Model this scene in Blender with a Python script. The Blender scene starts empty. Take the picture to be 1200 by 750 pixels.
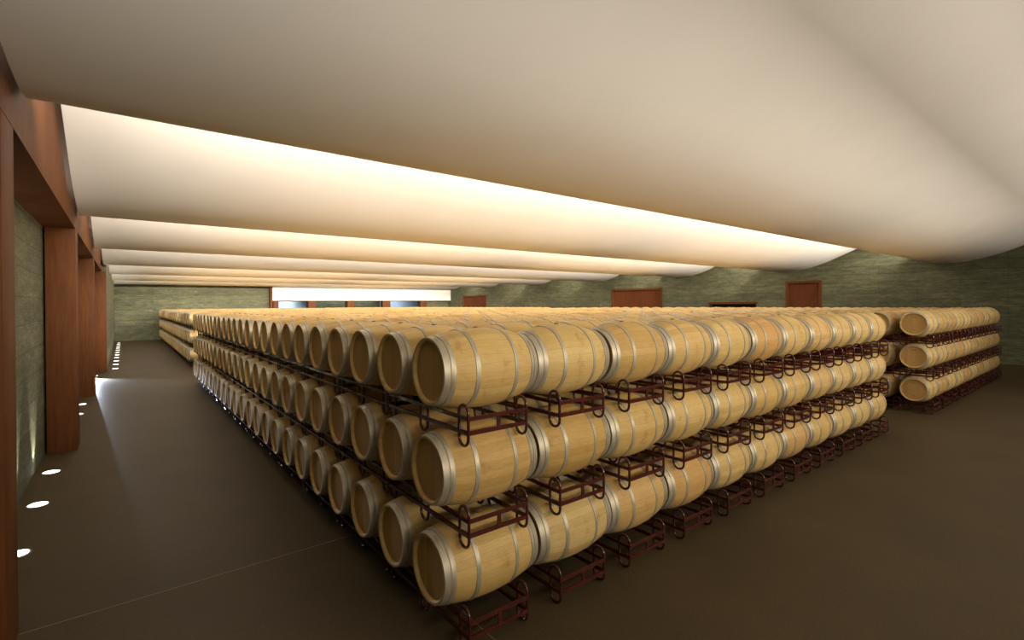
import bpy, bmesh, math, random
from mathutils import Vector, Matrix

random.seed(7)
scene = bpy.context.scene
COL = scene.collection
PI = math.pi

# ------------------------------------------------------------------ materials
def new_mat(name):
    m = bpy.data.materials.new(name)
    m.use_nodes = True
    nt = m.node_tree
    b = nt.nodes['Principled BSDF']
    return m, nt, b

def nd(nt, typ, **kw):
    n = nt.nodes.new(typ)
    for k, v in kw.items():
        setattr(n, k, v)
    return n

def link(nt, a, b):
    nt.links.new(a, b)

def math_node(nt, op, a, b=None, c=None):
    n = nd(nt, 'ShaderNodeMath', operation=op)
    for k, v in enumerate((a, b, c)):
        if v is None:
            continue
        if isinstance(v, (int, float)):
            n.inputs[k].default_value = v
        else:
            link(nt, v, n.inputs[k])
    return n.outputs[0]

def ramp(nt, fac, stops):
    r = nd(nt, 'ShaderNodeValToRGB')
    el = r.color_ramp.elements
    while len(el) < len(stops):
        el.new(0.5)
    for e, (p, c) in zip(el, stops):
        e.position = p
        e.color = (c[0], c[1], c[2], 1)
    link(nt, fac, r.inputs[0])
    return r.outputs[0]

def mix(nt, fac, a, b, blend='MIX'):
    n = nd(nt, 'ShaderNodeMix', data_type='RGBA', blend_type=blend)
    if isinstance(fac, (int, float)):
        n.inputs[0].default_value = fac
    else:
        link(nt, fac, n.inputs[0])
    for k, v in ((6, a), (7, b)):
        if isinstance(v, tuple):
            n.inputs[k].default_value = (v[0], v[1], v[2], 1)
        else:
            link(nt, v, n.inputs[k])
    return n.outputs[2]

def noise(nt, vec, scale, detail=3.0, rough=0.5):
    n = nd(nt, 'ShaderNodeTexNoise')
    n.inputs['Scale'].default_value = scale
    n.inputs['Detail'].default_value = detail
    n.inputs['Roughness'].default_value = rough
    link(nt, vec, n.inputs['Vector'])
    return n.outputs['Fac']

def mapped(nt, out, scale=(1, 1, 1), loc=(0, 0, 0)):
    m = nd(nt, 'ShaderNodeMapping')
    m.inputs['Scale'].default_value = scale
    m.inputs['Location'].default_value = loc
    link(nt, out, m.inputs['Vector'])
    return m.outputs[0]

def bump(nt, b, h, strength=0.3, dist=0.01):
    n = nd(nt, 'ShaderNodeBump')
    n.inputs['Strength'].default_value = strength
    n.inputs['Distance'].default_value = dist
    link(nt, h, n.inputs['Height'])
    link(nt, n.outputs[0], b.inputs['Normal'])

STAVES = 30

def oak_staves():
    m, nt, b = new_mat('oak_staves')
    uv = nd(nt, 'ShaderNodeUVMap').outputs[0]
    sep = nd(nt, 'ShaderNodeSeparateXYZ')
    link(nt, uv, sep.inputs[0])
    rnd = nd(nt, 'ShaderNodeObjectInfo').outputs['Random']
    off = math_node(nt, 'MULTIPLY', rnd, 97.0)
    s = math_node(nt, 'MULTIPLY', sep.outputs[0], float(STAVES))
    sid = math_node(nt, 'ADD', math_node(nt, 'FLOOR', s), math_node(nt, 'FLOOR', math_node(nt, 'MULTIPLY', rnd, 5000.0)))
    wn = nd(nt, 'ShaderNodeTexWhiteNoise', noise_dimensions='1D')
    link(nt, sid, wn.inputs['W'])
    bid = math_node(nt, 'ADD', math_node(nt, 'FLOOR', sep.outputs[0]), off)
    wb = nd(nt, 'ShaderNodeTexWhiteNoise', noise_dimensions='1D')
    link(nt, bid, wb.inputs['W'])
    base = ramp(nt, wn.outputs['Value'], [(0.0, (0.55, 0.385, 0.138)), (0.5, (0.60, 0.43, 0.165)), (1.0, (0.65, 0.475, 0.192))])
    base = mix(nt, 1.0, base, ramp(nt, wb.outputs['Value'], [(0.0, (0.80, 0.71, 0.58)), (0.25, (0.95, 0.92, 0.88)), (0.55, (1, 1, 1)), (0.8, (1.0, 1.04, 1.14)), (1.0, (0.92, 0.74, 0.64))]), 'MULTIPLY')
    cx = nd(nt, 'ShaderNodeCombineXYZ')
    link(nt, math_node(nt, 'ADD', math_node(nt, 'MULTIPLY', sep.outputs[0], 60.0), off), cx.inputs[0])
    link(nt, math_node(nt, 'MULTIPLY', sep.outputs[1], 3.0), cx.inputs[1])
    g = noise(nt, cx.outputs[0], 3.0, 4.0, 0.6)
    base = mix(nt, 1.0, base, ramp(nt, g, [(0.25, (0.86, 0.80, 0.72)), (0.7, (1.05, 1.04, 1.0))]), 'MULTIPLY')
    cx2 = nd(nt, 'ShaderNodeCombineXYZ')
    link(nt, math_node(nt, 'ADD', math_node(nt, 'MULTIPLY', sep.outputs[0], 6.0), off), cx2.inputs[0])
    link(nt, math_node(nt, 'MULTIPLY', sep.outputs[1], 3.0), cx2.inputs[1])
    st = noise(nt, cx2.outputs[0], 1.6, 5.0, 0.65)
    base = mix(nt, 1.0, base, ramp(nt, st, [(0.28, (0.74, 0.62, 0.50)), (0.42, (0.97, 0.95, 0.92)), (0.6, (1, 1, 1))]), 'MULTIPLY')
    fr = math_node(nt, 'FRACT', s)
    edge = math_node(nt, 'ABSOLUTE', math_node(nt, 'SUBTRACT', fr, 0.5))
    seam = math_node(nt, 'GREATER_THAN', edge, 0.475)
    base = mix(nt, math_node(nt, 'MULTIPLY', seam, 0.30), base, (0.20, 0.115, 0.05))
    link(nt, base, b.inputs['Base Color'])
    b.inputs['Roughness'].default_value = 0.55
    b.inputs['Specular IOR Level'].default_value = 0.3
    return m

def oak_head(marked=False):
    m, nt, b = new_mat('oak_head_marked' if marked else 'oak_head')
    uv = nd(nt, 'ShaderNodeUVMap').outputs[0]
    sep = nd(nt, 'ShaderNodeSeparateXYZ')
    link(nt, uv, sep.inputs[0])
    rnd = nd(nt, 'ShaderNodeObjectInfo').outputs['Random']
    pl = math_node(nt, 'MULTIPLY', sep.outputs[0], 11.0)
    sid = math_node(nt, 'ADD', math_node(nt, 'FLOOR', pl), math_node(nt, 'FLOOR', math_node(nt, 'MULTIPLY', rnd, 900.0)))
    wn = nd(nt, 'ShaderNodeTexWhiteNoise', noise_dimensions='1D')
    link(nt, sid, wn.inputs['W'])
    base = ramp(nt, wn.outputs['Value'], [(0.0, (0.46, 0.285, 0.10)), (1.0, (0.53, 0.345, 0.13))])
    g = noise(nt, mapped(nt, uv, (40, 3, 1)), 3.0, 4.0)
    base = mix(nt, 1.0, base, ramp(nt, g, [(0.3, (0.82, 0.76, 0.70)), (0.7, (1.05, 1.04, 1.0))]), 'MULTIPLY')
    fr = math_node(nt, 'ABSOLUTE', math_node(nt, 'SUBTRACT', math_node(nt, 'FRACT', pl), 0.5))
    base = mix(nt, math_node(nt, 'MULTIPLY', math_node(nt, 'GREATER_THAN', fr, 0.475), 0.45), base, (0.16, 0.085, 0.03))
    if marked:
        # burnt-in oval mark near the top and a small one near the bottom
        for (cx, cy, rx, ry, k) in ((0.5, 0.80, 0.13, 0.022, 0.55), (0.5, 0.24, 0.035, 0.03, 0.5)):
            dx = math_node(nt, 'DIVIDE', math_node(nt, 'SUBTRACT', sep.outputs[0], cx), rx)
            dy = math_node(nt, 'DIVIDE', math_node(nt, 'SUBTRACT', sep.outputs[1], cy), ry)
            r2 = math_node(nt, 'ADD', math_node(nt, 'MULTIPLY', dx, dx), math_node(nt, 'MULTIPLY', dy, dy))
            base = mix(nt, math_node(nt, 'MULTIPLY', math_node(nt, 'LESS_THAN', r2, 1.0), k), base, (0.14, 0.07, 0.02))
    link(nt, base, b.inputs['Base Color'])
    b.inputs['Roughness'].default_value = 0.6
    b.inputs['Specular IOR Level'].default_value = 0.2
    return m

def hoop_metal():
    m, nt, b = new_mat('galvanised_hoop')
    tc = nd(nt, 'ShaderNodeTexCoord').outputs['Object']
    n = noise(nt, mapped(nt, tc, (30, 3, 3)), 3.0, 4.0)
    link(nt, ramp(nt, n, [(0.3, (0.36, 0.32, 0.23)), (0.7, (0.54, 0.49, 0.38))]), b.inputs['Base Color'])
    b.inputs['Metallic'].default_value = 0.55
    b.inputs['Roughness'].default_value = 0.5
    return m

def plain(name, col, rough=0.5, metal=0.0, nscale=6.0, var=0.12, coat=0.0):
    m, nt, b = new_mat(name)
    tc = nd(nt, 'ShaderNodeTexCoord').outputs['Object']
    n = noise(nt, tc, nscale, 4.0)
    lo = tuple(c * (1 - var) for c in col)
    hi = tuple(min(1, c * (1 + var)) for c in col)
    link(nt, ramp(nt, n, [(0.3, lo), (0.7, hi)]), b.inputs['Base Color'])
    b.inputs['Roughness'].default_value = rough
    b.inputs['Metallic'].default_value = metal
    b.inputs['Coat Weight'].default_value = coat
    return m

def stone_mat():
    # green slate laid in long thin courses; object coordinates in metres
    m, nt, b = new_mat('green_slate')
    tc = nd(nt, 'ShaderNodeTexCoord').outputs['Object']
    sep = nd(nt, 'ShaderNodeSeparateXYZ')
    link(nt, tc, sep.inputs[0])
    u = math_node(nt, 'ADD', sep.outputs[0], sep.outputs[1])
    cmb = nd(nt, 'ShaderNodeCombineXYZ')
    link(nt, u, cmb.inputs[0])
    link(nt, sep.outputs[2], cmb.inputs[1])
    warp = noise(nt, mapped(nt, cmb.outputs[0], (0.5, 1.5, 1)), 1.0, 2.0)
    vz = math_node(nt, 'ADD', sep.outputs[2], math_node(nt, 'MULTIPLY', warp, 0.10))
    cw = nd(nt, 'ShaderNodeCombineXYZ')
    link(nt, u, cw.inputs[0])
    link(nt, vz, cw.inputs[1])
    br = nd(nt, 'ShaderNodeTexBrick')
    br.inputs['Scale'].default_value = 1.0
    br.inputs['Brick Width'].default_value = 3.1
    br.inputs['Row Height'].default_value = 0.42
    br.inputs['Mortar Size'].default_value = 0.008
    br.inputs['Mortar Smooth'].default_value = 0.3
    br.inputs['Bias'].default_value = 0.0
    br.inputs['Color1'].default_value = (0.088, 0.095, 0.054, 1)
    br.inputs['Color2'].default_value = (0.120, 0.127, 0.075, 1)
    br.inputs['Mortar'].default_value = (0.045, 0.047, 0.030, 1)
    link(nt, cw.outputs[0], br.inputs['Vector'])
    n1 = noise(nt, mapped(nt, cmb.outputs[0], (0.8, 4.0, 1)), 1.6, 9.0, 0.72)
    n2 = noise(nt, mapped(nt, cmb.outputs[0], (3, 22, 1)), 1.5, 6.0, 0.7)
    c = mix(nt, 1.0, br.outputs['Color'], ramp(nt, n1, [(0.30, (0.50, 0.56, 0.52)), (0.50, (1, 1, 1)), (0.68, (1.7, 1.6, 1.5))]), 'MULTIPLY')
    c = mix(nt, 1.0, c, ramp(nt, n2, [(0.32, (0.60, 0.63, 0.62)), (0.66, (1.38, 1.33, 1.26))]), 'MULTIPLY')
    link(nt, c, b.inputs['Base Color'])
    b.inputs['Roughness'].default_value = 0.75
    bump(nt, b, n2, 0.5, 0.02)
    return m

def floor_mat():
    m, nt, b = new_mat('dark_polished_floor')
    tc = nd(nt, 'ShaderNodeTexCoord').outputs['Object']
    n1 = noise(nt, tc, 0.6, 5.0, 0.6)
    n2 = noise(nt, tc, 45.0, 4.0, 0.7)
    c = mix(nt, 1.0, ramp(nt, n1, [(0.3, (0.060, 0.043, 0.021)), (0.7, (0.080, 0.057, 0.028))]),
            ramp(nt, n2, [(0.3, (0.72, 0.72, 0.74)), (0.7, (1.22, 1.20, 1.15))]), 'MULTIPLY')
    link(nt, c, b.inputs['Base Color'])
    b.inputs['Roughness'].default_value = 0.55
    b.inputs['Specular IOR Level'].default_value = 0.18
    bump(nt, b, n2, 0.15, 0.002)
    return m

def timber_mat(name, lo, hi, rough=0.65):
    m, nt, b = new_mat(name)
    tc = nd(nt, 'ShaderNodeTexCoord').outputs['Object']
    n = noise(nt, mapped(nt, tc, (9, 9, 0.8)), 2.2, 6.0, 0.6)
    n2 = noise(nt, mapped(nt, tc, (1.2, 1.2, 0.3)), 1.5, 2.0)
    c = ramp(nt, n, [(0.3, lo), (0.7, hi)])
    c = mix(nt, 1.0, c, ramp(nt, n2, [(0.3, (0.85, 0.83, 0.8)), (0.7, (1.1, 1.08, 1.05))]), 'MULTIPLY')
    link(nt, c, b.inputs['Base Color'])
    b.inputs['Roughness'].default_value = rough
    b.inputs['Specular IOR Level'].default_value = 0.2
    return m

def emit_mat(name, col, s):
    m, nt, b = new_mat(name)
    b.inputs['Base Color'].default_value = (0.8, 0.8, 0.8, 1)
    b.inputs['Emission Color'].default_value = (*col, 1)
    b.inputs['Emission Strength'].default_value = s
    return m

M_STAVE = oak_staves()
M_HEAD = oak_head()
M_HEADM = oak_head(True)
M_HOOP = hoop_metal()
M_BUNG = plain('bung', (0.30, 0.20, 0.11), 0.7)
M_RACK = plain('red_rack_paint', (0.058, 0.0085, 0.007), 0.25, 0.0, 12, 0.2, coat=0.4)
M_STONE = stone_mat()
M_FLOOR = floor_mat()
M_TIMBER = timber_mat('red_timber', (0.100, 0.033, 0.009), (0.150, 0.053, 0.014))
M_DOOR = timber_mat('door_timber', (0.12, 0.036, 0.011), (0.16, 0.048, 0.015))
M_PLASTER = plain('white_plaster', (0.84, 0.82, 0.78), 0.75, 0, 0.8, 0.02)
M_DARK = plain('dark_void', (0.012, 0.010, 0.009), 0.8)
M_JOINT = plain('floor_joint', (0.16, 0.13, 0.08), 0.6)
M_STEEL = plain('steel_ring', (0.45, 0.44, 0.42), 0.35, 0.8)
M_LENS = emit_mat('uplight_lens', (1.0, 0.96, 0.88), 9.0)
M_TUBE = emit_mat('tube_glow', (1.0, 0.86, 0.66), 4.0)
M_PALE = plain('pale_render', (0.42, 0.47, 0.50), 0.6)
M_GLASS, _nt, _b = new_mat('window_glass')
_b.inputs['Base Color'].default_value = (0.9, 0.95, 0.97, 1)
_b.inputs['Roughness'].default_value = 0.03
_b.inputs['Transmission Weight'].default_value = 1.0
_b.inputs['IOR'].default_value = 1.2

# ------------------------------------------------------------------ mesh helpers
def finish(name, bm, mats, parent=None, smooth=True, loc=None):
    me = bpy.data.meshes.new(name)
    bm.normal_update()
    bm.to_mesh(me)
    bm.free()
    for m in (mats if isinstance(mats, (list, tuple)) else [mats]):
        me.materials.append(m)
    if smooth:
        for p in me.polygons:
            p.use_smooth = True
        try:
            me.set_sharp_from_angle(angle=math.radians(38))
        except Exception:
            pass
    o = bpy.data.objects.new(name, me)
    COL.objects.link(o)
    if parent:
        o.parent = parent
    if loc:
        o.location = loc
    return o

def tag(o, label=None, cat=None, group=None, kind=None):
    if label: o['label'] = label
    if cat: o['category'] = cat
    if group: o['group'] = group
    if kind: o['kind'] = kind
    return o

def box(bm, x0, x1, y0, y1, z0, z1, bev=0.0, mi=0):
    vs = [bm.verts.new((x, y, z)) for x in (x0, x1) for y in (y0, y1) for z in (z0, z1)]
    fs = []
    for idx in ((0, 1, 3, 2), (4, 6, 7, 5), (0, 4, 5, 1), (2, 3, 7, 6), (0, 2, 6, 4), (1, 5, 7, 3)):
        f = bm.faces.new([vs[i] for i in idx])
        f.material_index = mi
        fs.append(f)
    if bev > 0:
        es = list({e for f in fs for e in f.edges})
        bmesh.ops.bevel(bm, geom=es, offset=bev, segments=2, affect='EDGES', profile=0.5)

def box_obj(name, dims, mat, parent=None, bev=0.0, kind=None, label=None):
    bm = bmesh.new()
    box(bm, *dims, bev=bev)
    o = finish(name, bm, mat, parent, smooth=bev > 0)
    if kind: o['kind'] = kind
    if label: o['label'] = label
    return o

def empty(name, loc):
    o = bpy.data.objects.new(name, None)
    o.empty_display_size = 0.1
    COL.objects.link(o)
    o.location = loc
    return o

def lathe(bm, prof, n, uvl=None, mi=0, off=(0, 0, 0), close=False, uoff=0.0):
    """prof: (x, r) points; axis along X."""
    rings = []
    for (x, r) in prof:
        rings.append([bm.verts.new((off[0] + x, off[1] + r * math.cos(2 * PI * s / n), off[2] + r * math.sin(2 * PI * s / n))) for s in range(n)])
    m = len(prof)
    for q in range(m if close else m - 1):
        a, b = rings[q], rings[(q + 1) % m]
        for s in range(n):
            f = bm.faces.new((a[s], a[(s + 1) % n], b[(s + 1) % n], b[s]))
            f.material_index = mi
            if uvl is not None:
                x0, x1 = prof[q][0] / 0.95, prof[(q + 1) % m][0] / 0.95
                for lp, (uu, vv) in zip(f.loops, ((s / n, x0), ((s + 1) / n, x0), ((s + 1) / n, x1), (s / n, x1))):
                    lp[uvl].uv = (uu * 0.9999 + uoff, vv)
    return rings

def disc(bm, x, r, n, uvl, mi=0, off=(0, 0, 0), flip=False, rim=0.2748):
    c = [bm.verts.new((off[0] + x, off[1] + r * math.cos(2 * PI * s / n), off[2] + r * math.sin(2 * PI * s / n))) for s in range(n)]
    f = bm.faces.new(c if flip else c[::-1])
    f.material_index = mi
    if uvl is not None:
        for lp in f.loops:
            co = lp.vert.co
            lp[uvl].uv = (0.5 + (co.y - off[1]) / (2 * rim), 0.5 + (co.z - off[2]) / (2 * rim))

def tube(bm, pts, r, n=8, closed=False, mi=0):
    P = [Vector(p) for p in pts]
    m = len(P)
    rings = []
    prev = None
    for k in range(m):
        if closed:
            t = (P[(k + 1) % m] - P[k - 1]).normalized()
        else:
            t = (P[min(k + 1, m - 1)] - P[max(k - 1, 0)]).normalized()
        if prev is None:
            a = Vector((1, 0, 0)) if abs(t.x) < 0.9 else Vector((0, 0, 1))
            u = t.cross(a).normalized()
        else:
            u = (prev - t * prev.dot(t)).normalized()
        prev = u
        v = t.cross(u)
        rings.append([bm.verts.new(P[k] + r * (math.cos(2 * PI * s / n) * u + math.sin(2 * PI * s / n) * v)) for s in range(n)])
    for k in range(m if closed else m - 1):
        a, b = rings[k], rings[(k + 1) % m]
        for s in range(n):
            f = bm.faces.new((a[s], a[(s + 1) % n], b[(s + 1) % n], b[s]))
            f.material_index = mi
    if not closed:
        bm.faces.new(rings[0][::-1]).material_index = mi
        bm.faces.new(rings[-1]).material_index = mi

# ------------------------------------------------------------------ layout (metres)
PX, PY, DZ, Z0 = 0.9768, 0.7373, 0.8004, 0.5837     # barrel pitch along X / Y, tier pitch, lowest axis height
LEN, RH, RB = 0.95, 0.2700, 0.341                   # stave length, head and belly radius
BLOCKS = {'M': (0.0, 0.0, 11, 24), 'R': (13.19, -0.17, 10, 24), 'L': (0.32, 22.3, 11, 32), 'Q': (13.19, 22.3, 9, 32)}
XW = 28.0       # wall beyond the cross aisle
YB = 46.5       # end wall
YN = -9.0       # wall behind the camera
VAULTS = [-12.2, -5.0, 1.99, 8.94, 15.75, 23.2, 30.5, 38.2, 45.4]
ZV = 4.49

def brad(x):
    t = (x - LEN / 2) / (LEN / 2)
    return RB - (RB - RH) * abs(t) ** 2.0

HOOPS = [(0.0, 0.048), (0.056, 0.092), (0.262, 0.298), (0.652, 0.688), (0.858, 0.894), (0.902, 0.95)]

def stave_profile(n=16, inner=True):
    xs = [LEN * k / n for k in range(n + 1)]
    p = [(x, brad(x)) for x in xs]
    if inner:
        p = [(0.038, RH - 0.030), (0.004, RH - 0.022), (0.0, RH - 0.017), (0.0, RH - 0.003)] + p[1:-1] + \
            [(LEN, RH - 0.003), (LEN, RH - 0.017), (LEN - 0.004, RH - 0.022), (LEN - 0.038, RH - 0.030)]
    return p

def hoop_profile(a, b, t=0.0045):
    xs = [a, a + (b - a) / 3, a + 2 * (b - a) / 3, b]
    out = [(x, brad(x) + t) for x in xs]
    return [(a, brad(a) - 0.001)] + out + [(b, brad(b) - 0.001)]

def barrel_meshes():
    """shared meshes of one barrel, origin on the axis at the front head"""
    d = {}
    def mk(key, fn, mat):
        bm = bmesh.new()
        uvl = bm.loops.layers.uv.new('UVMap')
        fn(bm, uvl)
        me = bpy.data.meshes.new(key)
        bm.normal_update(); bm.to_mesh(me); bm.free()
        for m_ in (mat if isinstance(mat, list) else [mat]):
            me.materials.append(m_)
        for p in me.polygons:
            p.use_smooth = len(p.vertices) == 4
        me.set_sharp_from_angle(angle=math.radians(40))
        d[key] = me
    mk('staves', lambda bm, u: lathe(bm, stave_profile(), 60, u), M_STAVE)
    mk('head_front', lambda bm, u: disc(bm, 0.030, RH - 0.026, 48, u), M_HEAD)
    mk('head_marked', lambda bm, u: disc(bm, 0.030, RH - 0.026, 48, u), M_HEADM)
    mk('head_rear', lambda bm, u: disc(bm, LEN - 0.030, RH - 0.026, 48, u, flip=True), M_HEAD)
    for k, (a, b) in enumerate(HOOPS):
        mk('hoop%d' % k, lambda bm, u, a=a, b=b: lathe(bm, hoop_profile(a, b), 60, u), M_HOOP)
    def bung(bm, u):
        c = bmesh.ops.create_cone(bm, cap_ends=True, segments=16, radius1=0.024, radius2=0.021, depth=0.014)
        bmesh.ops.translate(bm, verts=c['verts'], vec=(LEN / 2, 0, RB + 0.004))
    mk('bung', bung, M_BUNG)
    return d

def simple_barrel(bm, uvl, n=28, off=(0, 0, 0), uoff=0.0, marked=False, roll=0.0, low=False):
    xs = sorted({0.0, LEN} | {h for ab in HOOPS for h in ab} | ({0.18, 0.40, 0.475, 0.55, 0.77} if not low else {0.18, 0.475, 0.77}))
    for a, b in zip(xs[:-1], xs[1:]):
        mid = (a + b) / 2
        isH = any(h0 <= mid <= h1 for h0, h1 in HOOPS)
        t = 0.0045 if isH else 0.0
        lathe(bm, [(a, brad(a) + t), (b, brad(b) + t)], n, uvl, 1 if isH else 0, off, uoff=uoff)
    for x0, x1, fl in ((0.0, 0.030, False), (LEN, LEN - 0.030, True)):
        pr = [(x1, RH - 0.026), (x0, RH - 0.018), (x0, RH + 0.004)]
        if fl:
            pr = pr[::-1]
        lathe(bm, pr, n, uvl, 0, off, uoff=uoff)
        disc(bm, x1, RH - 0.026, n, uvl, 2, off, flip=fl)

BM = barrel_meshes()
def simple_mesh(name, marked):
    bm = bmesh.new(); uvl = bm.loops.layers.uv.new('UVMap')
    simple_barrel(bm, uvl)
    me = bpy.data.meshes.new(name)
    bm.normal_update(); bm.to_mesh(me); bm.free()
    for m_ in (M_STAVE, M_HOOP, M_HEADM if marked else M_HEAD):
        me.materials.append(m_)
    for p in me.polygons:
        p.use_smooth = len(p.vertices) == 4
    me.set_sharp_from_angle(angle=math.radians(40))
    return me
SIMPLE = simple_mesh('wine_barrel', False)
SIMPLEM = simple_mesh('wine_barrel', True)

ORD = ['first', 'second', 'third', 'fourth', 'fifth', 'sixth', 'seventh', 'eighth', 'ninth', 'tenth', 'eleventh', 'twelfth',
       'thirteenth', 'fourteenth', 'fifteenth', 'sixteenth', 'seventeenth', 'eighteenth', 'nineteenth', 'twentieth',
       'twenty-first', 'twenty-second', 'twenty-third', 'twenty-fourth', 'twenty-fifth', 'twenty-sixth', 'twenty-seventh',
       'twenty-eighth', 'twenty-ninth', 'thirtieth', 'thirty-first', 'thirty-second']
TIER = ['bottom', 'middle', 'top']

def barrel_label(b, t, i, j):
    T = TIER[t]
    if b == 'M':
        if i == 0 and j == 0:
            return 'oak barrel with steel hoops at the near corner of the big stack, %s tier' % T
        if j == 0:
            return 'oak barrel, %s tier of the big stack facing open floor, %s from the near corner' % (T, ORD[i])
        if i == 0:
            return 'oak barrel, head to the column aisle, %s tier of big stack, %s from near corner' % (T, ORD[j])
        if t == 2:
            return 'oak barrel on top of big stack, %s along from column aisle, %s row back' % (ORD[i], ORD[j])
        return 'oak barrel inside the big stack, %s tier, %s along the face, %s row back' % (T, ORD[i], ORD[j])
    if b == 'R':
        if i == 0 and j == 0:
            return 'oak barrel, broad round head on the cross aisle, corner of smaller stack, %s tier' % T
        if j == 0:
            return 'oak barrel, %s tier of smaller stack facing open floor, %s from its corner' % (T, ORD[i])
        return 'oak barrel, %s tier of smaller stack past cross aisle, %s along, %s row back' % (T, ORD[i], ORD[j])
    if i == 0:
        return 'oak barrel, head to the column aisle, %s tier of distant stack, %s from its front' % (T, ORD[j])
    return 'oak barrel, %s tier of distant stack by end wall, %s along its front row' % (T, ORD[i])

GRP = {'M': 'oak barrels in the big stack', 'R': 'oak barrels in the smaller stack past the cross aisle', 'L': 'oak barrels in the distant stack by the end wall'}

# how many rows (counted from the front) of each file are seen and stand as single barrels
SHOW = {('M', 0): [24] + [2] * 10, ('M', 1): [24] + [2] * 10, ('M', 2): [24, 15, 14, 12, 10, 10, 9, 9, 6, 6, 6],
        ('R', 0): [3, 2, 2, 1, 1, 1, 1, 1, 1, 1], ('R', 1): [3] + [2] * 8 + [1], ('R', 2): [13, 6, 3, 1, 1, 1, 1, 1, 1, 1],
        ('L', 0): [9], ('L', 1): [9], ('L', 2): [8, 1, 1]}

rest = bmesh.new()
rest_uv = rest.loops.layers.uv.new('UVMap')
nrest = 0
proto = None

def make_barrel(loc, marked):
    root = empty('wine_barrel', loc)
    for key, nm in (('staves', 'staves'), ('head_marked' if marked else 'head_front', 'barrel_head'), ('head_rear', 'barrel_head'), ('bung', 'bung')):
        o = bpy.data.objects.new(nm, BM[key]); COL.objects.link(o); o.parent = root
    for k in range(6):
        o = bpy.data.objects.new('hoop', BM['hoop%d' % k]); COL.objects.link(o); o.parent = root
        o['label'] = 'grey galvanised metal hoop'
    return root

def copy_thing(root):
    c = root.copy(); COL.objects.link(c)
    for ch in root.children:
        d = ch.copy(); COL.objects.link(d); d.parent = c
    return c

protos = {}
for b, (x0, y0, nx, ny) in BLOCKS.items():
    for t in range(3):
        show = SHOW.get((b, t), [])
        for i in range(nx):
            for j in range(ny):
                loc = (x0 + i * PX + random.uniform(-0.010, 0.010), y0 + j * PY + random.uniform(-0.004, 0.004), Z0 + t * DZ)
                if i < len(show) and j < show[i]:
                    detailed = (b == 'M' and (i == 0 or j == 0)) or (b == 'R' and (j == 0 or i == 0 and j < 2))
                    marked = b == 'R'
                    if detailed:
                        if marked not in protos:
                            protos[marked] = o = make_barrel(loc, marked)
                        else:
                            o = copy_thing(protos[marked])
                            o.location = loc
                    else:
                        o = bpy.data.objects.new('wine_barrel', SIMPLEM if marked else SIMPLE)
                        COL.objects.link(o)
                        o.location = loc
                    tag(o, barrel_label(b, t, i, j), 'barrel', GRP[b])
                else:
                    # far or buried barrels; buried lower tiers only one layer deeper than the seen ones
                    near = i < 3 or j < 3
                    if t < 2 and not near:
                        continue
                    if b == 'Q' and t < 2 and i > 0:
                        continue
                    nrest += 1
                    simple_barrel(rest, rest_uv, n=16, off=loc, uoff=float(nrest), low=True)
print('rest barrels', nrest)
ro = finish('wine_barrels_beyond', rest, [M_STAVE, M_HOOP, M_HEAD])
tag(ro, 'mass of further oak barrels receding behind the front rows of every stack', 'barrels', kind='stuff')

# ------------------------------------------------------------------ steel racks (each carries two barrels)
RX = (0.170, 0.755)
ROUT, RIN = -0.350, -0.215
ZT, ZBOT = -0.2475, -0.5712            # top and bottom centre line, relative to the axis of the barrel above
TR = 0.0125

def stadium(x, yc, hw, zt, zb, seg=8):
    pts = []
    for k in range(seg + 1):
        a = PI * k / seg
        pts.append((x, yc + hw * math.cos(a), zt - hw + hw * math.sin(a)))
    for k in range(seg + 1):
        a = PI + PI * k / seg
        pts.append((x, yc + hw * math.cos(a), zb + hw + hw * math.sin(a)))
    return pts

def rack_pieces():
    """list of (part name, function(bm)) with z relative to the floor of the rack (its lowest point)"""
    zo = -ZBOT + TR
    yc0 = (ROUT + RIN) / 2; hw = (RIN - ROUT) / 2
    ends = [yc0, PY / 2, PY - yc0]
    zu, zl = -0.351 + zo, -0.464 + zo
    out = []
    for x in RX:
        for yc in ends:
            out.append(('side_loop', lambda bm, x=x, yc=yc: tube(bm, stadium(x, yc, hw, ZT + zo, ZBOT + zo), TR, 8, True)))
        for z in (zu, zl):
            out.append(('rail', lambda bm, x=x, z=z: box(bm, x - 0.011, x + 0.011, ROUT + 0.01, PY - ROUT - 0.01, z - 0.015, z + 0.015)))
    for y in (ROUT, PY - ROUT):
        for z in (zu, zl):
            out.append(('cross_bar', lambda bm, y=y, z=z: box(bm, RX[0], RX[1], y - 0.008, y + 0.008, z - 0.016, z + 0.016)))
        out.append(('stub_post', lambda bm, y=y: box(bm, 0.445, 0.479, y - 0.006, y + 0.006, zl, zu)))
    return out

RP = rack_pieces()
RPM = []
for nm, fn in RP:
    bm = bmesh.new(); fn(bm)
    me = bpy.data.meshes.new(nm); bm.normal_update(); bm.to_mesh(me); bm.free()
    me.materials.append(M_RACK)
    if nm == 'side_loop':
        for p in me.polygons: p.use_smooth = True
    RPM.append((nm, me))
bm = bmesh.new()
for nm, fn in RP:
    fn(bm)
RACKME = bpy.data.meshes.new('barrel_rack'); bm.normal_update(); bm.to_mesh(RACKME); bm.free()
RACKME.materials.append(M_RACK)

def make_rack(loc):
    root = empty('barrel_rack', loc)
    for nm, me in RPM:
        o = bpy.data.objects.new(nm, me); COL.objects.link(o); o.parent = root
    return root

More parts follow.
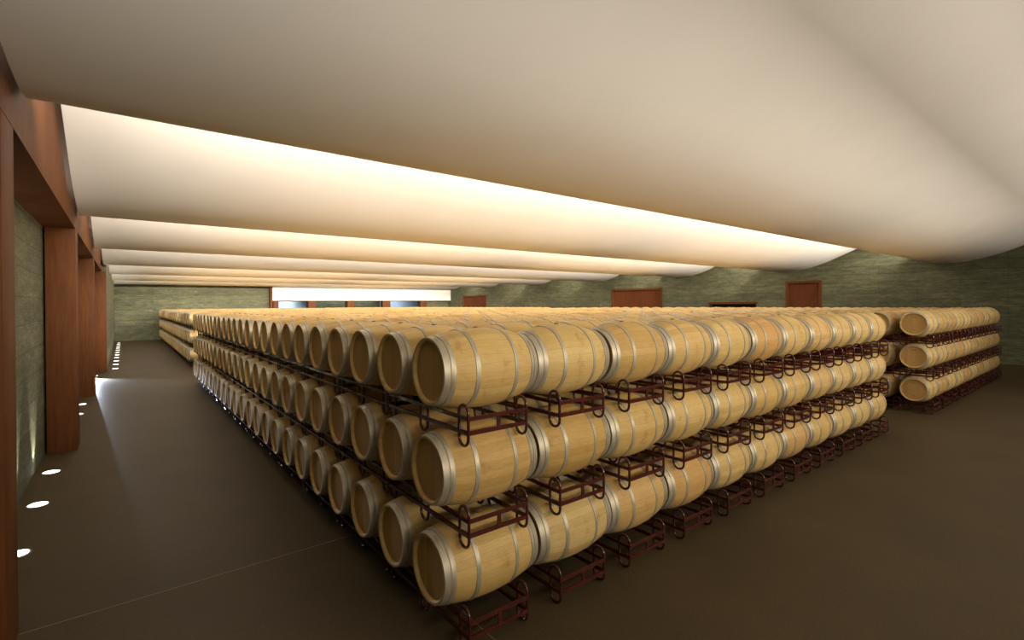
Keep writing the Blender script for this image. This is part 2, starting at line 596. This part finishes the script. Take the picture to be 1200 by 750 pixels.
rproto = None
BNAME = {'M': 'big stack', 'R': 'smaller stack', 'L': 'distant stack'}
RG = {'M': 'dark red racks in the big stack', 'R': 'dark red racks in the smaller stack', 'L': 'dark red racks in the distant stack'}
for b in 'MRL':
    x0, y0, nx, ny = BLOCKS[b]
    for t in range(3):
        for i in range(nx):
            for p in range(ny // 2):
                seen = p < 2 or i < 2
                if b == 'R': seen = p == 0 or (i == 0 and p < 2)
                if b == 'L': seen = i == 0 and p < 8
                if not seen:
                    continue
                loc = (x0 + i * PX, y0 + 2 * p * PY, Z0 + t * DZ + ZBOT - TR)
                if b == 'M' and (p == 0 or (i == 0 and p < 4)):
                    if rproto is None:
                        rproto = o = make_rack(loc)
                    else:
                        o = copy_thing(rproto); o.location = loc
                else:
                    o = bpy.data.objects.new('barrel_rack', RACKME); COL.objects.link(o); o.location = loc
                if p == 0 and i == 0:
                    l = 'dark red tubular steel rack under the %s-tier corner barrel of the %s' % (TIER[t], BNAME[b])
                elif b == 'M' and p and i:
                    l = 'dark red steel rack inside big stack, %s tier, %s along, %s pair back' % (TIER[t], ORD[i], ORD[p])
                elif p == 0:
                    l = 'dark red steel rack under %s tier of %s, open-floor side, %s from the corner' % (TIER[t], BNAME[b], ORD[i])
                else:
                    l = 'dark red steel rack under %s tier of %s, %s along the head side' % (TIER[t], BNAME[b], ORD[p])
                tag(o, l, 'barrel rack', RG[b])

# ------------------------------------------------------------------ room shell
def structure(o, label=None):
    o['kind'] = 'structure'
    if label: o['label'] = label
    return o

structure(box_obj('floor', (-3.9, XW + 0.6, YN - 0.6, YB + 3.2, -0.3, 0.0), M_FLOOR), 'dark brown polished floor')
bm = bmesh.new()
box(bm, -3.3, XW, 2.195, 2.205, -0.005, 0.0012)
box(bm, 0.414, 0.424, YN, YB, -0.005, 0.0012)
structure(finish('floor_joint', bm, M_JOINT, smooth=False), 'thin pale joint line across the floor')
structure(box_obj('ceiling', (-3.9, XW + 0.6, YN - 0.6, YB + 3.2, 7.4, 7.6), M_PLASTER), 'flat ceiling slab above the vaults')

# recessed stone behind the columns, then the wall steps out
structure(box_obj('wall_left', (-3.9, -3.10, YN, 23.6, 0, 7.4), M_STONE), 'green stone wall recessed behind timber columns')
structure(box_obj('wall_left_far', (-3.9, -2.5, 23.6, YB, 0, 7.4), M_STONE), 'green stone wall flush beyond the timber columns')
structure(box_obj('wall_near', (-3.9, XW + 0.6, YN - 0.6, YN, 0, 7.4), M_STONE))

# end wall with a glazed strip under a white bulkhead
bm = bmesh.new()
box(bm, -3.9, 8.9, YB, YB + 0.4, 0, 7.4)
box(bm, 8.9, 24.9, YB, YB + 0.4, 3.6, 7.4)
box(bm, 24.9, XW + 0.6, YB, YB + 0.4, 0, 7.4)
structure(finish('wall_back', bm, M_STONE, smooth=False), 'green stone end wall')
bm = bmesh.new()
box(bm, 8.0, 26.0, YB + 2.8, YB + 3.2, 0, 4.0)
structure(finish('wall_beyond', bm, M_PALE, smooth=False), 'pale wall of the room beyond the glazing')
box_obj('trim_1', (8.9, XW - 0.02, YB - 0.55, YB + 0.5, 3.22, 4.75), M_PLASTER, kind='structure', label='long white bulkhead across the end wall')
box_obj('trim_2', (8.72, 8.9, YB - 0.5, YB + 0.4, 0.0, 4.75), M_TIMBER, kind='structure', label='thin brown timber end of the white bulkhead')
posts = [(9.0, 9.45), (12.15, 12.85), (15.95, 16.7), (19.75, 20.6), (24.2, 25.0)]
for k, (a, b_) in enumerate(posts):
    box_obj('trim_%d' % (3 + k), (a, b_, YB - 0.35, YB + 0.38, 0, 3.22), M_TIMBER, bev=0.01, kind='structure', label='red timber post between the panes under the white bulkhead')
for k in range(4):
    a, b_ = posts[k][1], posts[k + 1][0]
    w = empty('window_%d' % (k + 1), ((a + b_) / 2, YB + 0.15, 0))
    w['kind'] = 'structure'
    bm = bmesh.new()
    box(bm, a - w.location.x, b_ - w.location.x, -0.01, 0.01, 0.1, 3.22)
    finish('pane', bm, M_GLASS, w, smooth=False)
    bm = bmesh.new()
    h = (b_ - a) / 2
    for (p0, p1, z0, z1) in ((-h, -h + 0.06, 0, 3.22), (h - 0.06, h, 0, 3.22), (-h, h, 0, 0.1), (-h, h, 3.14, 3.22)):
        box(bm, p0, p1, -0.04, 0.04, z0, z1)
    finish('window_frame', bm, M_DARK, w, smooth=False)
    if k in (1, 2):
        # stone-clad partition standing behind these two panes
        box_obj('wall_partition', (a - 0.3, b_ + 0.3, YB + 1.2, YB + 1.4, 0, 3.6), M_STONE, kind='structure')

# wall beyond the cross aisle, with timber doors and one dark opening
bm = bmesh.new()
holes = [(7.12, 8.98, 3.95), (10.69, 13.72, 2.68), (17.27, 21.85, 3.86), (38.78, 43.3, 3.72)]
y = YN - 0.6
for (a, b_, top) in holes:
    box(bm, XW, XW + 0.6, y, a, 0, 7.4)
    box(bm, XW, XW + 0.6, a, b_, top, 7.4)
    y = b_
box(bm, XW, XW + 0.6, y, YB + 0.6, 0, 7.4)
structure(finish('wall_right', bm, M_STONE, smooth=False), 'green stone side wall with timber doors')
for k, (a, b_, top) in enumerate(holes):
    if k == 1:
        box_obj('wall_recess', (XW + 0.45, XW + 0.6, a, b_, 0, top), M_DARK, kind='structure', label='dark low opening in the green stone wall')
        box_obj('trim_9', (XW - 0.05, XW + 0.4, a - 0.08, b_ + 0.08, top - 0.02, top + 0.12), M_TIMBER, kind='structure', label='timber lintel over the dark opening')
        continue
    d = empty('door_%d' % (k + 1), (XW + 0.05, (a + b_) / 2, 0))
    d['kind'] = 'structure'
    h = (b_ - a) / 2
    bm = bmesh.new()
    f = 0.14
    box(bm, -0.1, 0.3, -h, -h + f, 0, top)
    box(bm, -0.1, 0.3, h - f, h, 0, top)
    box(bm, -0.1, 0.3, -h + f, h - f, top - f, top)
    finish('door_frame', bm, M_TIMBER, d, smooth=False)
    nl = 2 if h > 1.5 else 1
    for q in range(nl):
        p0 = -h + f + q * (2 * (h - f)) / nl
        p1 = -h + f + (q + 1) * (2 * (h - f)) / nl
        bm = bmesh.new()
        nb = max(3, round((p1 - p0) / 0.28))
        for r in range(nb):
            s0 = p0 + (p1 - p0) * r / nb + 0.004
            s1 = p0 + (p1 - p0) * (r + 1) / nb - 0.004
            box(bm, 0.02, 0.07, s0, s1, 0.02, top - f - 0.02)
        finish('door_leaf', bm, M_DOOR, d, smooth=False)

# timber columns and the deep timber beam they carry
for k, (a, xf) in enumerate(((1.70, -2.64), (8.95, -2.64), (16.2, -2.64), (23.1, -2.5))):
    box_obj('trim_%d' % (10 + k), (xf - 0.43, xf, a, a + (0.54 if k == 0 else 0.62), 0, 4.225), M_TIMBER, bev=0.008, kind='structure',
            label='tall red-brown timber column, %s from the near end of the aisle' % ORD[k])
box_obj('trim_14', (-3.3, -2.64, YN, 23.72, 4.225, 7.4), M_TIMBER, kind='structure', label='deep red-brown timber beam over the columns')
box_obj('trim_15', (-2.62, XW - 0.1, YB - 0.12, YB, 4.70, 4.80), M_DARK, kind='structure', label='thin dark line at the head of the end wall')  # dark strip along the head of the end wall

# hanging plaster vaults, one above the other like waves, running across the room
def vault_profile(ym, yprev):
    P_ = ym - yprev
    pts = []
    for (dy, dz) in ((0.86, 0.62), (0.84, 0.45), (0.76, 0.27), (0.60, 0.13), (0.38, 0.045), (0.18, 0.01)):
        pts.append((ym + dy, ZV + dz))
    top = P_ - 0.95
    n = 26
    for k in range(n + 1):
        dd = top * k / n
        dz = 0.09 * dd * dd if dd < 2.4 else 0.518 + 0.432 * (dd - 2.4)
        pts.append((ym - dd, ZV + dz))
    return pts

for k in range(1, len(VAULTS)):
    prof = vault_profile(VAULTS[k], VAULTS[k - 1])
    prof = [(yy, zz) for (yy, zz) in prof if YN + 0.02 < yy < YB - 0.02]
    xl, xr = -2.575, XW - 0.16
    th = 0.07
    bm = bmesh.new()
    # offset upwards along the normal for thickness
    up = []
    for q, (yy, zz) in enumerate(prof):
        a = prof[max(q - 1, 0)]; c = prof[min(q + 1, len(prof) - 1)]
        ty, tz = c[0] - a[0], c[1] - a[1]
        L_ = math.hypot(ty, tz)
        up.append((yy + tz / L_ * th, zz - ty / L_ * th))
    lo_l = [bm.verts.new((xl, a, c)) for a, c in prof]
    lo_r = [bm.verts.new((xr, a, c)) for a, c in prof]
    up_l = [bm.verts.new((xl, a, c)) for a, c in up]
    up_r = [bm.verts.new((xr, a, c)) for a, c in up]
    for q in range(len(prof) - 1):
        bm.faces.new((lo_l[q], lo_l[q + 1], lo_r[q + 1], lo_r[q]))
        bm.faces.new((up_l[q], up_r[q], up_r[q + 1], up_l[q + 1]))
        bm.faces.new((lo_l[q], up_l[q], up_l[q + 1], lo_l[q + 1]))
        bm.faces.new((lo_r[q], lo_r[q + 1], up_r[q + 1], up_r[q]))
    for q in (0, len(prof) - 1):
        bm.faces.new((lo_l[q], lo_r[q], up_r[q], up_l[q]))
    bmesh.ops.recalc_face_normals(bm, faces=bm.faces)
    o = finish('ceiling_vault', bm, M_PLASTER)
    structure(o, 'hanging white plaster vault, %s from the near end' % ORD[k - 1])

# ------------------------------------------------------------------ lights
def area(name, loc, direction, sx, sy, power, col, spread=PI):
    l = bpy.data.lights.new(name, 'AREA')
    l.shape = 'RECTANGLE'; l.size = sx; l.size_y = sy
    l.energy = power; l.color = col; l.spread = spread
    o = bpy.data.objects.new(name, l); COL.objects.link(o)
    o.location = loc
    o.rotation_euler = Vector(direction).to_track_quat('-Z', 'Y').to_euler()
    return o

COVE = {-5.0: 215, 1.99: 1040, 8.94: 1350, 15.75: 1500, 23.2: 1500, 30.5: 1500, 38.2: 1500}
WARM = (1.0, 0.89, 0.75)
for ym, pw in COVE.items():
    area('cove_strip_light', ((XW - 2.6) / 2, ym + 1.02, ZV + 0.66), (0, 1, 0.05), XW + 2.3, 0.30, pw, WARM, math.radians(125))
area('near_wall_fill', (9.0, YN + 0.15, 3.75), (0, 1, 0.30), 21.0, 1.1, 1000, WARM, math.radians(130))  # added fill behind the camera for the near vault and barrel fronts

# added timber ledges framing the near wall fill; the lower one shades the floor
box_obj('trim_16', (-1.7, 19.7, YN, YN + 0.32, 3.08, 3.14), M_TIMBER, kind='structure', label='added timber ledge below the near wall fill light')
box_obj('trim_17', (-1.7, 19.7, YN, YN + 0.10, 4.34, 4.40), M_TIMBER, kind='structure', label='added timber rail above the near wall fill light')

# recessed floor uplights along the column aisle
ups = [(-2.88, 4.09), (-2.88, 5.83), (-2.89, 7.55), (-2.87, 13.11), (-2.88, 14.73), (-2.86, 22.0)] + [(-2.24, 24.4 + 1.96 * k) for k in range(11)]
uproto = None
for k, (x, yy) in enumerate(ups):
    if uproto is None:
        uproto = o = empty('floor_uplight', (x, yy, 0))
        bm = bmesh.new()
        n = 32
        def ring(r, z): return [bm.verts.new((r * math.cos(2 * PI * s / n), r * math.sin(2 * PI * s / n), z)) for s in range(n)]
        rs = [ring(0.128, 0.0005), ring(0.124, 0.006), ring(0.106, 0.006), ring(0.104, 0.001)]
        for a, b_ in zip(rs[:-1], rs[1:]):
            for s in range(n):
                bm.faces.new((a[s], a[(s + 1) % n], b_[(s + 1) % n], b_[s]))
        finish('bezel', bm, M_STEEL, o)
        bm = bmesh.new()
        r0 = ring(0.105, 0.003); bm.faces.new(r0)
        finish('lens', bm, M_LENS, o, smooth=False)['label'] = 'glowing white lens'
    else:
        o = copy_thing(uproto); o.location = (x, yy, 0)
    if k < 3:
        l = 'glowing round floor light, %s from the near end, before the second column' % ORD[k]
    elif k < 5:
        l = 'glowing round floor light between second and third columns, %s of the two' % ('nearer' if k == 3 else 'farther')
    elif k == 5:
        l = 'bright floor light peeping past the third column'
    else:
        l = 'small floor light in the far row along the stone wall, %s of the row' % ORD[k - 6]
    tag(o, l, 'floor light', 'round uplights along the column aisle')
    s = bpy.data.lights.new('uplight_lamp', 'SPOT')
    s.energy = 110; s.spot_size = math.radians(60); s.spot_blend = 0.8; s.shadow_soft_size = 0.05
    s.color = (1, 0.93, 0.8)
    so = bpy.data.objects.new('uplight_lamp', s); COL.objects.link(so)
    so.location = (x, yy, 0.03)
    so.rotation_euler = Vector((-0.32 if k < 6 else -0.2, 0, 1)).to_track_quat('-Z', 'Y').to_euler()

# added hooded washer beside the third column, makes the bluish patch on the floor
wash = empty('added_floor_washer', (-2.93, 21.2, 0))
tag(wash, 'added small hooded washer by the last column, making the bluish patch on the floor', 'floor light')
bm = bmesh.new()
box(bm, -0.16, 0.16, -0.50, 0.10, 0.085, 0.092)
box(bm, -0.16, -0.152, -0.10, 0.10, 0.0, 0.085)
box(bm, 0.152, 0.16, -0.10, 0.10, 0.0, 0.085)
box(bm, -0.152, 0.152, 0.092, 0.10, 0.0, 0.085)
finish('hood', bm, M_STEEL, wash, smooth=False)  # hood added to keep the beam off the barrel heads
bm = bmesh.new()
box(bm, -0.12, 0.12, 0.05, 0.09, 0.02, 0.08)
finish('lens', bm, M_LENS, wash, smooth=False)
s = bpy.data.lights.new('beam_lamp', 'SPOT')
s.energy = 3000; s.spot_size = math.radians(90); s.spot_blend = 0.9; s.shadow_soft_size = 0.022
s.color = (0.74, 0.83, 1.0)
so = bpy.data.objects.new('beam_lamp', s); COL.objects.link(so)
so.location = (-2.93, 21.2, 0.065)
so.rotation_euler = Vector((0.16, -1, -0.08)).to_track_quat('-Z', 'Y').to_euler()

# added area lights beyond the glazing, brightening what the panes show
area('glazing_fill', (10.6, YB + 1.6, 3.3), (-0.3, 0.6, -1), 2.0, 0.8, 90, (0.75, 0.88, 1.0))
area('glazing_fill', (16.0, YB + 0.7, 3.45), (0, 0.6, -1), 7.0, 0.3, 60, (0.85, 0.92, 0.9))  # added to brighten the stone partition
area('glazing_fill', (22.3, YB + 1.6, 3.3), (0.2, 0.6, -1), 2.6, 0.8, 70, (0.62, 0.78, 1.0))

w = bpy.data.worlds.new('World'); scene.world = w
w.use_nodes = True
w.node_tree.nodes['Background'].inputs[0].default_value = (0.02, 0.018, 0.015, 1)
w.node_tree.nodes['Background'].inputs[1].default_value = 0.3

# ------------------------------------------------------------------ camera
f_px, yaw, pitch, roll = 578.21, 0.9040, -0.0051, -0.0063
F = Vector((math.cos(pitch) * math.cos(yaw), math.cos(pitch) * math.sin(yaw), math.sin(pitch)))
R0 = Vector((math.sin(yaw), -math.cos(yaw), 0)); U0 = R0.cross(F)
R1 = math.cos(roll) * R0 + math.sin(roll) * U0
U1 = -math.sin(roll) * R0 + math.cos(roll) * U0
cam = bpy.data.cameras.new('camera')
cam.sensor_fit = 'HORIZONTAL'; cam.sensor_width = 36.0
cam.lens = f_px * 36.0 / 1200.0
cam.shift_y = -15.3 / 1200.0
cam.clip_start = 0.05; cam.clip_end = 200
co = bpy.data.objects.new('camera', cam); COL.objects.link(co)
mw = Matrix((( R1.x, U1.x, -F.x, -1.9276), (R1.y, U1.y, -F.y, -3.5731), (R1.z, U1.z, -F.z, 2.7250), (0, 0, 0, 1)))
co.matrix_world = mw
scene.camera = co

scene.view_settings.view_transform = 'Standard'
scene.view_settings.look = 'None'
scene.view_settings.gamma = 1.0
scene.view_settings.use_curve_mapping = False
scene.view_settings.exposure = 0.0
scene.cycles.use_denoising = True
scene.cycles.max_bounces = 8
scene.cycles.diffuse_bounces = 5
scene.cycles.glossy_bounces = 3
scene.cycles.sample_clamp_indirect = 6.0
